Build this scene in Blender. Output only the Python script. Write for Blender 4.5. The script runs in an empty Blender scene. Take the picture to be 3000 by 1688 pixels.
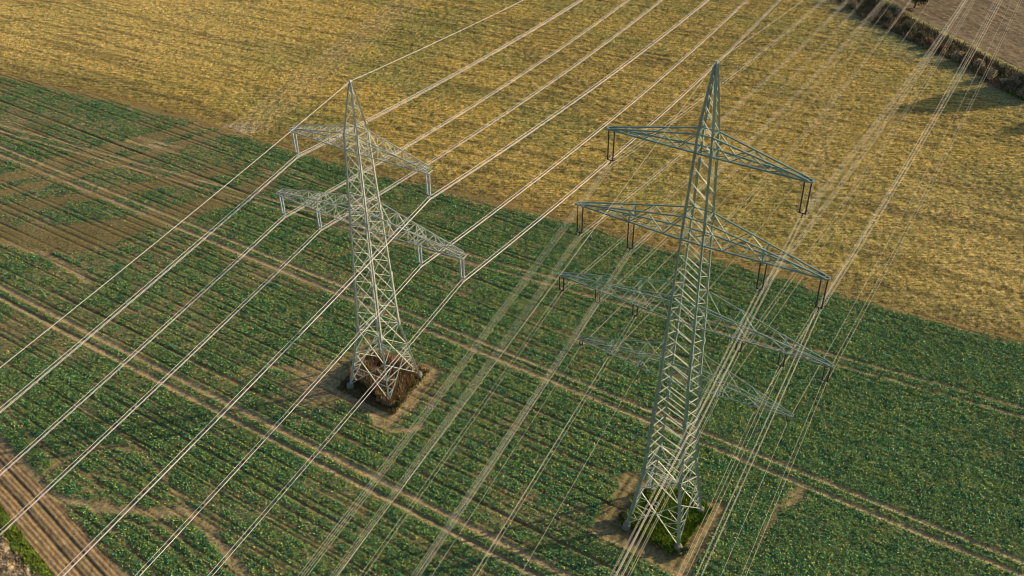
import bpy, math, random
import numpy as np
random.seed(7)
rng = np.random.default_rng(11)
C = bpy.context.scene.collection
PI = math.pi

# ------------------------------------------------------------------ camera
FPX, PITCH, ROLL, CAMH = 2966.27, math.radians(36.516), math.radians(-0.8734), 104.017
fw = np.array([0, math.cos(PITCH), -math.sin(PITCH)])
rt = np.array([1.0, 0, 0]); upv = np.cross(rt, fw)
CR = rt * math.cos(ROLL) + upv * math.sin(ROLL)
CU = -rt * math.sin(ROLL) + upv * math.cos(ROLL)


def gp(px, py, z=0.0):
    """point of the ground plane seen at a pixel of the survey photograph"""
    d = fw + CR * (px - 1500) / FPX - CU * (py - 844) / FPX
    t = (CAMH - z) / -d[2]
    return (d[0] * t, d[1] * t)


def gpl(pts):
    return np.array([gp(*p) for p in pts])


def project(X, Y, Z=0.0):
    dx, dy, dz = X, Y, Z - CAMH
    zz = dx * fw[0] + dy * fw[1] + dz * fw[2]
    u = 1500 + FPX * (dx * CR[0] + dy * CR[1] + dz * CR[2]) / zz
    v = 844 - FPX * (dx * CU[0] + dy * CU[1] + dz * CU[2]) / zz
    return u, v


from mathutils import Matrix, Vector
cam = bpy.data.cameras.new('camera'); co = bpy.data.objects.new('camera', cam); C.objects.link(co)
M = Matrix.Identity(4)
for i in range(3):
    M[i][0] = CR[i]; M[i][1] = CU[i]; M[i][2] = -fw[i]
M[2][3] = CAMH
co.matrix_world = M
cam.sensor_width = 36; cam.lens = FPX / 3000 * 36; cam.clip_start = 0.5; cam.clip_end = 20000
bpy.context.scene.camera = co

# ------------------------------------------------------------------ light
SUN_AZ, SUN_EL = math.radians(14.8), math.radians(19.0)
sund = Vector((math.cos(SUN_EL) * math.cos(SUN_AZ), math.cos(SUN_EL) * math.sin(SUN_AZ), math.sin(SUN_EL)))
sl = bpy.data.lights.new('sun', 'SUN'); sl.energy = 5.0; sl.angle = math.radians(0.45); sl.color = (1.0, 0.80, 0.52)
so = bpy.data.objects.new('sun', sl); C.objects.link(so)
so.rotation_euler = (-sund).to_track_quat('-Z', 'Y').to_euler(); so.location = (60, 60, 150)
w = bpy.data.worlds.new('World'); bpy.context.scene.world = w; w.use_nodes = True
nt = w.node_tree; bg = nt.nodes['Background']
sky = nt.nodes.new('ShaderNodeTexSky'); sky.sky_type = 'NISHITA'; sky.sun_disc = False
sky.sun_elevation = SUN_EL; sky.sun_rotation = PI / 2 - SUN_AZ
nt.links.new(sky.outputs[0], bg.inputs[0]); bg.inputs[1].default_value = 0.105
sc = bpy.context.scene
sc.view_settings.view_transform = 'Standard'; sc.view_settings.look = 'None'; sc.view_settings.exposure = 0
sc.render.engine = 'CYCLES'
sc.cycles.pixel_filter_type = 'BLACKMAN_HARRIS'; sc.cycles.filter_width = 1.0


# ------------------------------------------------------------------ tags
def tag(o, label=None, cat=None, group=None, kind=None):
    if label: o['label'] = label
    if cat: o['category'] = cat
    if group: o['group'] = group
    if kind: o['kind'] = kind
    return o


def empty(name, loc, rz=0):
    o = bpy.data.objects.new(name, None); C.objects.link(o); o.location = loc; o.rotation_euler = (0, 0, rz)
    o.empty_display_size = 0.5
    return o


def obj(name, me, parent=None):
    o = bpy.data.objects.new(name, me); C.objects.link(o)
    if parent: o.parent = parent
    return o


def quick_mesh(name, V, F, mat, col=None, smooth=False):
    """V (n,3), F (m,k) with k 3 or 4, col (n,3) per-vertex colour"""
    V = np.asarray(V, np.float32); F = np.asarray(F, np.int32)
    me = bpy.data.meshes.new(name)
    k = F.shape[1]
    me.vertices.add(len(V)); me.vertices.foreach_set('co', V.ravel())
    me.loops.add(F.size); me.loops.foreach_set('vertex_index', F.ravel())
    me.polygons.add(len(F)); me.polygons.foreach_set('loop_start', np.arange(0, F.size, k, dtype=np.int32))
    me.polygons.foreach_set('use_smooth', np.full(len(F), smooth))
    me.update(calc_edges=True)
    if col is not None:
        a = me.color_attributes.new('Col', 'FLOAT_COLOR', 'POINT')
        c4 = np.ones((len(V), 4), np.float32); c4[:, :3] = np.clip(col, 0, 1)
        a.data.foreach_set('color', c4.ravel())
    me.materials.append(mat)
    return me


# ------------------------------------------------------------------ materials
def node_mat(name):
    m = bpy.data.materials.new(name); m.use_nodes = True
    return m, m.node_tree, m.node_tree.nodes['Principled BSDF']


def noise_node(t, scale, detail=6, rough=0.6, dist=0.0):
    tc = t.nodes.new('ShaderNodeTexCoord'); n = t.nodes.new('ShaderNodeTexNoise')
    n.inputs['Scale'].default_value = scale; n.inputs['Detail'].default_value = detail
    n.inputs['Roughness'].default_value = rough; n.inputs['Distortion'].default_value = dist
    t.links.new(tc.outputs['Object'], n.inputs['Vector'])
    return n


def ramp(t, src, stops):
    r = t.nodes.new('ShaderNodeValToRGB'); t.links.new(src, r.inputs[0])
    e = r.color_ramp.elements
    while len(e) < len(stops): e.new(0.5)
    for i, (p, c) in enumerate(stops):
        e[i].position = p; e[i].color = (c[0], c[1], c[2], 1)
    return r


def col_mat(name, scale=3.0, lo=0.55, hi=1.5, rough=0.95, bump=0.0, bscale=6.0, hue=None, translucent=0.0):
    """material driven by the surface's own colour attribute, broken up with noise"""
    m, t, b = node_mat(name)
    at = t.nodes.new('ShaderNodeVertexColor'); at.layer_name = 'Col'
    n = noise_node(t, scale)
    r = ramp(t, n.outputs['Fac'], [(0.3, (lo, lo, lo)), (0.7, (hi, hi, hi))])
    mx = t.nodes.new('ShaderNodeMix'); mx.data_type = 'RGBA'; mx.blend_type = 'MULTIPLY'; mx.inputs[0].default_value = 1
    t.links.new(at.outputs[0], mx.inputs[6]); t.links.new(r.outputs[0], mx.inputs[7])
    out = mx.outputs[2]
    if hue:
        n2 = noise_node(t, hue[0], 4)
        r2 = ramp(t, n2.outputs['Fac'], [(0.32, hue[1]), (0.68, hue[2])])
        m2 = t.nodes.new('ShaderNodeMix'); m2.data_type = 'RGBA'; m2.blend_type = 'MULTIPLY'; m2.inputs[0].default_value = 1
        t.links.new(out, m2.inputs[6]); t.links.new(r2.outputs[0], m2.inputs[7]); out = m2.outputs[2]
    t.links.new(out, b.inputs['Base Color']); b.inputs['Roughness'].default_value = rough
    b.inputs['Specular IOR Level'].default_value = 0.2
    if bump:
        nb = noise_node(t, bscale, 5, 0.65); bp = t.nodes.new('ShaderNodeBump')
        bp.inputs['Strength'].default_value = 1.0; bp.inputs['Distance'].default_value = bump
        t.links.new(nb.outputs['Fac'], bp.inputs['Height']); t.links.new(bp.outputs[0], b.inputs['Normal'])
    return m


def solid(name, c, rough=0.6, metal=0.0, var=0.25, scale=2.0, spec=0.5):
    m, t, b = node_mat(name)
    n = noise_node(t, scale)
    r = ramp(t, n.outputs['Fac'], [(0.25, [x * (1 - var) for x in c]), (0.75, [min(1, x * (1 + var)) for x in c])])
    t.links.new(r.outputs[0], b.inputs['Base Color']); b.inputs['Roughness'].default_value = rough
    b.inputs['Metallic'].default_value = metal; b.inputs['Specular IOR Level'].default_value = spec
    return m


MT = {}
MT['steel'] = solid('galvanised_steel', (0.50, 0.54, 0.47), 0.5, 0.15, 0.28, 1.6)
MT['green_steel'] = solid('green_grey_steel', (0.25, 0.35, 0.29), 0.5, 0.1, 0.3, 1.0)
MT['lit_steel'] = solid('sunlit_galvanised_angle', (0.62, 0.64, 0.52), 0.5, 0.1, 0.25, 1.6)  # lighter copy of the galvanised steel: sunlight on the bracing put into the colour
MT['lit_green'] = solid('sunlit_green_angle', (0.50, 0.54, 0.42), 0.5, 0.1, 0.25, 1.6)  # green-grey steel lightened for bracing, its sunlit tone painted in
MT['glass_ins'] = solid('pale_porcelain', (0.48, 0.55, 0.62), 0.25, 0, 0.12, 4)
MT['brown_ins'] = solid('brown_porcelain', (0.045, 0.022, 0.018), 0.35, 0, 0.2, 4)
MT['fitting'] = solid('forged_fitting', (0.42, 0.42, 0.40), 0.45, 0.5, 0.2, 6)
MT['dark_fitting'] = solid('weathered_fitting', (0.06, 0.055, 0.05), 0.6, 0.3, 0.2, 6)
MT['wire'] = solid('aluminium_wire', (0.86, 0.80, 0.84), 0.45, 0.1, 0.05, 0.3)
MT['old_wire'] = solid('dull_aluminium_wire', (0.62, 0.57, 0.47), 0.5, 0.1, 0.12, 0.3)
MT['concrete'] = solid('concrete', (0.22, 0.22, 0.17), 0.9, 0, 0.3, 3)
MT['bark'] = solid('bark', (0.10, 0.075, 0.05), 0.9, 0, 0.3, 5)
MT['crop'] = col_mat('crop_ground', 2.2, 0.6, 1.45, bump=0.10, bscale=3.5, hue=(1.6, (1.12, 0.96, 0.85), (0.9, 1.04, 1.06)))
MT['leaf'] = col_mat('crop_leaves', 2.6, 0.6, 1.45, rough=0.5)
MT['stubble'] = col_mat('stubble_ground', 1.7, 0.45, 1.6, bump=0.16, bscale=2.6, hue=(2.4, (1.15, 0.97, 0.8), (0.88, 1.04, 1.05)))
def add_streaks(m, ang, sx, sy, lo, hi):
    t = m.node_tree; b = t.nodes['Principled BSDF']
    src = b.inputs['Base Color'].links[0].from_socket
    tc = t.nodes.new('ShaderNodeTexCoord'); mp = t.nodes.new('ShaderNodeMapping'); mp.vector_type = 'POINT'
    mp.inputs['Rotation'].default_value = (0, 0, -ang); mp.inputs['Scale'].default_value = (sx, sy, 1)
    t.links.new(tc.outputs['Object'], mp.inputs[0])
    n = t.nodes.new('ShaderNodeTexNoise'); n.inputs['Scale'].default_value = 1.0; n.inputs['Detail'].default_value = 5; n.inputs['Roughness'].default_value = .65
    t.links.new(mp.outputs[0], n.inputs['Vector'])
    r = ramp(t, n.outputs['Fac'], [(.34, (lo, lo, lo)), (.62, (hi, hi, hi))])
    mx = t.nodes.new('ShaderNodeMix'); mx.data_type = 'RGBA'; mx.blend_type = 'MULTIPLY'; mx.inputs[0].default_value = 1
    t.links.new(src, mx.inputs[6]); t.links.new(r.outputs[0], mx.inputs[7]); t.links.new(mx.outputs[2], b.inputs['Base Color'])


add_streaks(MT['stubble'], math.radians(-27.5), .16, 2.2, .55, 1.25)
MT['plough'] = col_mat('ploughed_soil', 1.5, 0.7, 1.3, bump=0.1, bscale=2.5)
MT['straw'] = col_mat('dry_blades', 1.0, 0.6, 1.4, rough=0.8)
MT['rough'] = col_mat('rough_bank', 1.2, 0.5, 1.5, bump=0.25, bscale=1.8)


# ------------------------------------------------------------------ noise
_grids = [rng.random((256, 256)).astype(np.float32) for _ in range(12)]


def vn(x, y, wl, seed=0, ang=0.6, wl2=None):
    """value noise 0..1 with wavelength wl (and wl2 across), turned by ang"""
    c, s = math.cos(ang), math.sin(ang)
    u = (x * c + y * s) / wl + seed * 17.3; v = (-x * s + y * c) / (wl2 or wl) + seed * 31.7
    G = _grids[seed % 12]
    iu = np.floor(u).astype(np.int64); iv = np.floor(v).astype(np.int64)
    fu = (u - iu).astype(np.float32); fv = (v - iv).astype(np.float32)
    fu = fu * fu * (3 - 2 * fu); fv = fv * fv * (3 - 2 * fv)
    a = G[iu & 255, iv & 255]; b = G[(iu + 1) & 255, iv & 255]
    c_ = G[iu & 255, (iv + 1) & 255]; d = G[(iu + 1) & 255, (iv + 1) & 255]
    return (a * (1 - fu) + b * fu) * (1 - fv) + (c_ * (1 - fu) + d * fu) * fv


def fbm(x, y, wl, seed=0, oct=3, ang=0.6, wl2=None):
    r = 0; a = 1; tot = 0
    for i in range(oct):
        r = r + a * vn(x, y, wl / 2 ** i, seed + i, ang + i * 0.7 if wl2 is None else ang, (wl2 / 2 ** i) if wl2 else None)
        tot += a; a *= 0.6
    return r / tot


def ss(a, b, x):
    t = np.clip((x - a) / (b - a), 0, 1); return t * t * (3 - 2 * t)


def pdist(x, y, P):
    """distance to a polyline"""
    best = np.full(x.shape, 1e9, np.float32)
    for (x0, y0), (x1, y1) in zip(P[:-1], P[1:]):
        dx, dy = x1 - x0, y1 - y0; L = dx * dx + dy * dy + 1e-9
        t = np.clip(((x - x0) * dx + (y - y0) * dy) / L, 0, 1)
        best = np.minimum(best, np.hypot(x - x0 - t * dx, y - y0 - t * dy))
    return best


def side(x, y, P):
    """signed distance to an extended polyline given left to right: positive on the far (upper) side"""
    P = np.asarray(P, float)
    d0 = P[0] - P[1]; d0 /= np.linalg.norm(d0); d1 = P[-1] - P[-2]; d1 /= np.linalg.norm(d1)
    Q = np.vstack([P[0] + d0 * 400, P, P[-1] + d1 * 400])
    best = np.full(x.shape, 1e9); sg = np.ones(x.shape)
    for (x0, y0), (x1, y1) in zip(Q[:-1], Q[1:]):
        dx, dy = x1 - x0, y1 - y0; L = dx * dx + dy * dy
        t = np.clip(((x - x0) * dx + (y - y0) * dy) / L, 0, 1)
        d = np.hypot(x - x0 - t * dx, y - y0 - t * dy)
        cr = dx * (y - y0) - dy * (x - x0)
        m = d < best; best = np.where(m, d, best); sg = np.where(m, np.sign(cr), sg)
    return best * sg


def inpoly(x, y, P):
    r = np.zeros(x.shape, bool); n = len(P); j = n - 1
    for i in range(n):
        xi, yi = P[i]; xj, yj = P[j]
        c = ((yi > y) != (yj > y)) & (x < (xj - xi) * (y - yi) / (yj - yi + 1e-12) + xi)
        r ^= c; j = i
    return r


def polysd(x, y, P):
    """signed distance to a closed polygon, positive inside"""
    d = pdist(x, y, list(P) + [P[0]])
    return np.where(inpoly(x, y, P), d, -d)


# ------------------------------------------------------------------ map of the place
ROWA = math.radians(-33.2)                     # direction of the drill rows and tramlines
rd = np.array([math.cos(ROWA), math.sin(ROWA)]); rn = np.array([-rd[1], rd[0]])
BOUND = gpl([(0, 214), (238, 268), (397, 303), (555, 340), (675, 378), (830, 425), (1095, 500), (1450, 588), (1600, 630), (1740, 664),
             (1911, 713), (2264, 797), (2446, 852), (2680, 920), (3000, 995)])
STRIP_R = gpl([(0, 1303), (117, 1424), (257, 1580), (343, 1673)])
STRIP_L = gpl([(0, 1478), (160, 1688)])
GRASS_L = gpl([(0, 1566), (99, 1683)])
HEDGE_L = gpl([(2462, 9), (2529, 58), (2600, 89), (2662, 120), (2730, 156), (2796, 179), (2877, 232), (2930, 268), (3000, 295)])
HEDGE_R = gpl([(2600, 9), (2680, 58), (2752, 96), (2841, 138), (2953, 196), (3000, 219)])
PATCH1 = [(-12.6, 119.2), (-17.7, 108.9), (-27.4, 115.2), (-22.6, 124.6)]
PATCH2 = gpl([(1811, 1537), (1900, 1590), (1983, 1634), (2088, 1500), (2010, 1440), (1895, 1425)])
SOIL2 = gpl([(1832, 1385), (1751, 1555), (2007, 1680), (2112, 1488)])
T1P, T2P = (-19.746, 116.682), (19.492, 88.750)
PSI1, PSI2 = math.radians(-32.04), math.radians(-31.84)


def row_v(x, y):
    """coordinate across the rows; rows bend round near the headland strip"""
    v = x * rn[0] + y * rn[1]
    s = side(x, y, STRIP_R)
    return v - 3.2 * np.exp(-np.clip(s, -5, 60) / 9.0) , s


def crop_maps(x, y):
    """cover (0 bare .. 1 lush), soil colour lightness, height offset for the rape field"""
    v, s = row_v(x, y)
    u = x * rd[0] + y * rd[1]
    b = -side(x, y, BOUND)
    cover = 0.97 + 0.7 * (fbm(x, y, 1.3, 1) - 0.5) + 0.65 * (fbm(x, y, 9.0, 4) - 0.5)
    olive = np.zeros_like(x)
    # lusher to the right, thinner and browner to the far left
    cover += 0.18 * ss(0, 40, x) - 0.22 * ss(-20, -80, x) * ss(110, 130, y)
    hz = np.zeros_like(x)
    light = 0.42 + 0.5 * (fbm(x, y, 5, 2) - 0.5)
    wob = 0.25 * (vn(x, y, 14, 3) - 0.5)
    # seed rows
    row = 0.5 + 0.5 * np.cos(2 * PI * (v + wob) / 0.55)
    cover -= 0.30 * row * (0.4 + vn(x, y, 6, 5))
    # thin dark gaps between drill passes
    for per, off, wd, st in ((3.0, 0.4, 0.125, .9), (6.0, 2.1, 0.11, 0.7)):
        k = np.abs(((v + wob + off) / per + 0.5) % 1 - 0.5) * per
        g = np.exp(-(k / wd) ** 2) * ss(0.15, 0.42, vn(x, y, 26, 7, ROWA, 1.3)) * st
        g = g * (1 - 0.65 * ss(5, 35, x) * ss(140, 110, y))
        cover -= 1.1 * g; hz -= 0.15 * g; light = light - .3 * g
    # tramlines: pairs of wheel tracks, pale and bare
    for base, strength in ((69.35, 1.0), (101.6, 0.85), (133.0, 0.55), (37.0, 0.5)):
        bend = 0.0
        if base == 133.0:
            bend = 0.11 * (u - 20)
        for dv in (-1.08, 1.08):
            k = v + 0.15 * (vn(x, y, 25, 6) - 0.5) - (base + bend + dv)
            g = np.exp(-(k / 0.42) ** 4) * strength * (0.75 + 0.4 * vn(x, y, 7, 8))
            cover = cover * (1 - np.clip(g, 0, 1)) - 0.25 * g
            light = light + 0.95 * g
            hz = hz - 0.10 * g + 0.035 * g * np.cos(2 * PI * u / 0.42)   # tyre lugs
            e = np.exp(-((np.abs(k) - 0.62) / 0.15) ** 2) * strength
            hz = hz + 0.05 * e; cover -= 0.15 * e
    # secondary wheel marks in the crop
    for base, strength in ((57.3, .8), (61.5, .9), (64.6, .45), (74.3, .65), (78.3, .5), (83.5, .45), (88.2, .7), (93.6, .5), (97.0, .5), (106.5, .7), (111.5, .6), (116.4, .7),
                           (121.0, .5), (126.5, .75), (52.6, .6), (48.2, .6)):
        k = v + 0.25 * (vn(x, y, 30, 9) - 0.5) - base
        g = np.exp(-(k / 0.16) ** 2) * strength * ss(0.15, 0.5, vn(x, y, 22, 2, ROWA, 3))
        g = g * (1 - 0.6 * ss(10, 40, x) * ss(140, 110, y))
        cover -= 1.3 * g; hz -= 0.22 * g
    # wandering machine tracks, brown bands and worn spots
    def track(P, wd, st, lt, dz=-0.08, ol=0):
        nonlocal cover, light, hz, olive
        k = pdist(x, y, gpl(P)) + 0.35 * (vn(x, y, 1.7, 6) - 0.5)
        g = np.exp(-(k / wd) ** 4) * st
        cover = cover * (1 - g) - 0.1 * g; light = light + lt * g; hz = hz + dz * g
        if ol: olive = np.maximum(olive, g * ol)
    def z(o, s_, pts): return [(o[0] + a / s_, o[1] + c / s_) for a, c in pts]
    A = (0, 1050), 1.2836
    track(z(*A, [(-20, 300), (90, 400), (180, 520), (330, 545), (420, 570), (500, 570), (600, 585), (700, 570), (740, 590), (800, 660), (870, 750), (930, 819)]), 0.75, .75, .35)
    track(z(*A, [(310, 180), (430, 260), (520, 330), (640, 470), (730, 590)]), 0.4, .5, .15)
    track(z(*A, [(130, 470), (230, 390), (330, 340), (440, 330), (520, 350)]), 0.45, .6, .0)
    track(z(*A, [(350, 430), (430, 450), (520, 500), (640, 545)]), 0.3, .6, -.1, -.14)
    track(z(*A, [(200, 515), (330, 545), (420, 640), (520, 740), (590, 819)]), 0.3, .6, .1)
    track(z(*A, [(460, 600), (560, 640), (640, 700), (720, 790)]), 0.3, .6, -.1, -.14)
    track(z(*A, [(340, 440), (390, 500), (430, 540)]), 0.3, .5, -.1)
    track(z(*A, [(540, 625), (620, 620), (700, 690), (800, 800)]), 0.28, .6, -.1, -.14)
    track([(700, 1500), (560, 1460), (430, 1500)], 0.3, .5, 0)
    track([(0, 1180), (110, 1300), (200, 1385), (330, 1480)], 0.4, .45, .1)
    B = (0, 150), 1.26
    track(z(*B, [(850, 258), (700, 288), (520, 330), (360, 375), (200, 420), (90, 455), (-20, 480)]), 2.3, .62, .12, -.02, 1)
    track(z(*B, [(860, 290), (720, 330), (600, 370), (430, 415), (270, 460), (120, 500), (-20, 530)]), 1.5, .65, .15, -.02, 1)
    track(z(*B, [(830, 440), (640, 480), (430, 520), (200, 555), (-20, 595)]), 1.9, .62, -.1, -.02, 1)
    track(z(*B, [(960, 495), (820, 550), (700, 590), (560, 625), (380, 660), (200, 675), (60, 680), (-20, 665)]), 3.3, .62, -.12, -.02, 1)
    track(z(*B, [(500, 660), (380, 700), (250, 720), (130, 715), (30, 690)]), 2.0, .62, -.05, -.02, 1)
    track(z(*B, [(-20, 690), (60, 712), (100, 730), (170, 752), (260, 800), (330, 850)]), 0.8, .8, .35)
    track(z(*B, [(130, 735), (250, 743), (400, 732), (540, 695)]), 0.3, .6, .1)
    track(z(*B, [(480, 330), (560, 350), (640, 368)]), 0.7, .9, .8, -.05)
    track(z(*B, [(520, 318), (600, 340), (670, 355)]), 0.5, .9, .7, -.05)
    track([(790, 505), (870, 500), (990, 560), (1060, 600)], 0.6, .5, .2)
    # disturbed ground round the pylon feet
    d1 = polysd(x, y, PATCH1); d2 = polysd(x, y, PATCH2); ds2 = polysd(x, y, SOIL2)
    g = ss(-1.7, 0.4, d1 + 1.3 * (vn(x, y, 1.6, 3) - 0.5)); cover = cover * (1 - g) - .1 * g; light = light + .02 * g
    r1 = np.hypot(x + 29.5, (y - 116.0) * 1.25)
    g = ss(8.5, 3.5, r1 + 3 * (vn(x, y, 2.2, 5) - .5)) * .75; cover = cover * (1 - g); light += .1 * g
    g = ss(-1.0, 0.5, ds2 + 1.2 * (vn(x, y, 1.8, 7) - .5)); cover = cover * (1 - g) - .05 * g; light = light + .05 * g; olive = np.maximum(olive, .4 * g)
    hz = hz + .12 * g * np.cos(2 * PI * (x * rn[1] - y * rn[0] + .0) / 1.3) * .5
    track([(1090, 1205), (1110, 1240), (1150, 1262), (1200, 1262), (1240, 1250)], 0.6, .8, .3)
    track([(1270, 1090), (1210, 1160), (1160, 1225)], 0.9, .95, .35, -.12)
    track([(1290, 1100), (1230, 1170), (1175, 1240)], 0.25, .9, .1, -.1)
    track([(1085, 1000), (1000, 1065), (930, 1120), (880, 1180)], 0.9, .6, .1)
    track([(1150, 1240), (1060, 1190), (960, 1130), (870, 1085), (800, 1075)], 0.7, .6, .25)
    track([(2109, 1488), (2060, 1570), (2010, 1680)], 0.8, .9, .25, -.1)
    track([(1752, 1556), (1890, 1620), (2010, 1690)], 0.8, .9, .2, -.1)
    track([(2340, 1440), (2320, 1475)], 1.0, .7, .15)
    track([(2290, 1485), (2230, 1580)], .7, .5, .1)
    # towards the stubble: thin yellowing edge; towards the tilled strip: bare
    cover -= 0.9 * ss(2.6, -0.3, b + 1.5 * (vn(x, y, 3, 2) - .5))
    cover -= 1.2 * ss(1.3, -0.2, s + 0.9 * (vn(x, y, 1.3, 4) - .5))
    return np.clip(cover, 0, 1.15), np.clip(light, 0, 1.3), hz, b, s, d1, d2, olive


def in_view(x, y, m=10.0):
    u, v = project(x, y)
    return (u > -m * 12) & (u < 3000 + m * 12) & (v > -m * 12) & (v < 1688 + m * 14)


def grid_field(name, x0, x1, y0, y1, step, keep, shade, mat):
    nx = int((x1 - x0) / step) + 1; ny = int((y1 - y0) / step) + 1
    xs = x0 + np.arange(nx) * step; ys = y0 + np.arange(ny) * step
    X, Y = np.meshgrid(xs, ys)
    k = keep(X, Y)
    fk = k[:-1, :-1] & k[:-1, 1:] & k[1:, 1:] & k[1:, :-1]
    idx = np.arange(nx * ny).reshape(ny, nx)
    F = np.stack([idx[:-1, :-1][fk], idx[:-1, 1:][fk], idx[1:, 1:][fk], idx[1:, :-1][fk]], 1)
    used = np.zeros(nx * ny, bool); used[F.ravel()] = True
    remap = np.cumsum(used) - 1
    F = remap[F]; x = X.ravel()[used]; y = Y.ravel()[used]
    z, col = shade(x, y)
    me = quick_mesh(name, np.stack([x, y, z], 1), F, mat, col, smooth=True)
    o = obj(name, me); tag(o, kind='structure')
    return o


def mix3(a, b, t):
    return a[None, :] * (1 - t[:, None]) + b[None, :] * t[:, None]


v3 = lambda *a: np.array(a, float)
SOIL_D, SOIL_L = v3(.13, .11, .045), v3(.48, .37, .20)
GREEN_A, GREEN_B = v3(.05, .15, .065), v3(.17, .22, .06)


def crop_shade(x, y):
    cover, light, hz, b, s, d1, d2, olive = crop_maps(x, y)
    cl = np.clip(cover, 0, 1)
    z = hz + 0.20 * cl * (fbm(x, y, 0.5, 3, 2) * 1.5 - .25) + 0.05 * (vn(x, y, .5, 6) - .5)
    soil = mix3(SOIL_D, SOIL_L, np.clip(light, 0, 1))
    gold = v3(.30, .21, .075)
    soil = soil * (1 - .8 * olive)[:, None] + v3(.20, .165, .06) * (.8 * olive)[:, None]
    soil = soil * (1 - ss(3.5, 0, b))[:, None] + gold * ss(3.5, 0, b)[:, None]
    grn = mix3(GREEN_A, GREEN_B, np.clip(fbm(x, y, 1.6, 5, 2) * 1.6 - .3, 0, 1))
    g = ss(.35, .85, cl + .6 * (vn(x, y, .6, 1) - .5))
    return z, soil * (1 - g)[:, None] + grn * g[:, None]


crop_keep = lambda X, Y: (side(X, Y, BOUND) < 0.5) & (side(X, Y, STRIP_R) > -0.2) & in_view(X, Y, 14)
grid_field('crop_field', -150, 108, 62, 246, 0.2, crop_keep, crop_shade, MT['crop'])

# stubble / cereal field beyond
GT = gp(690, 375)


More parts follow.
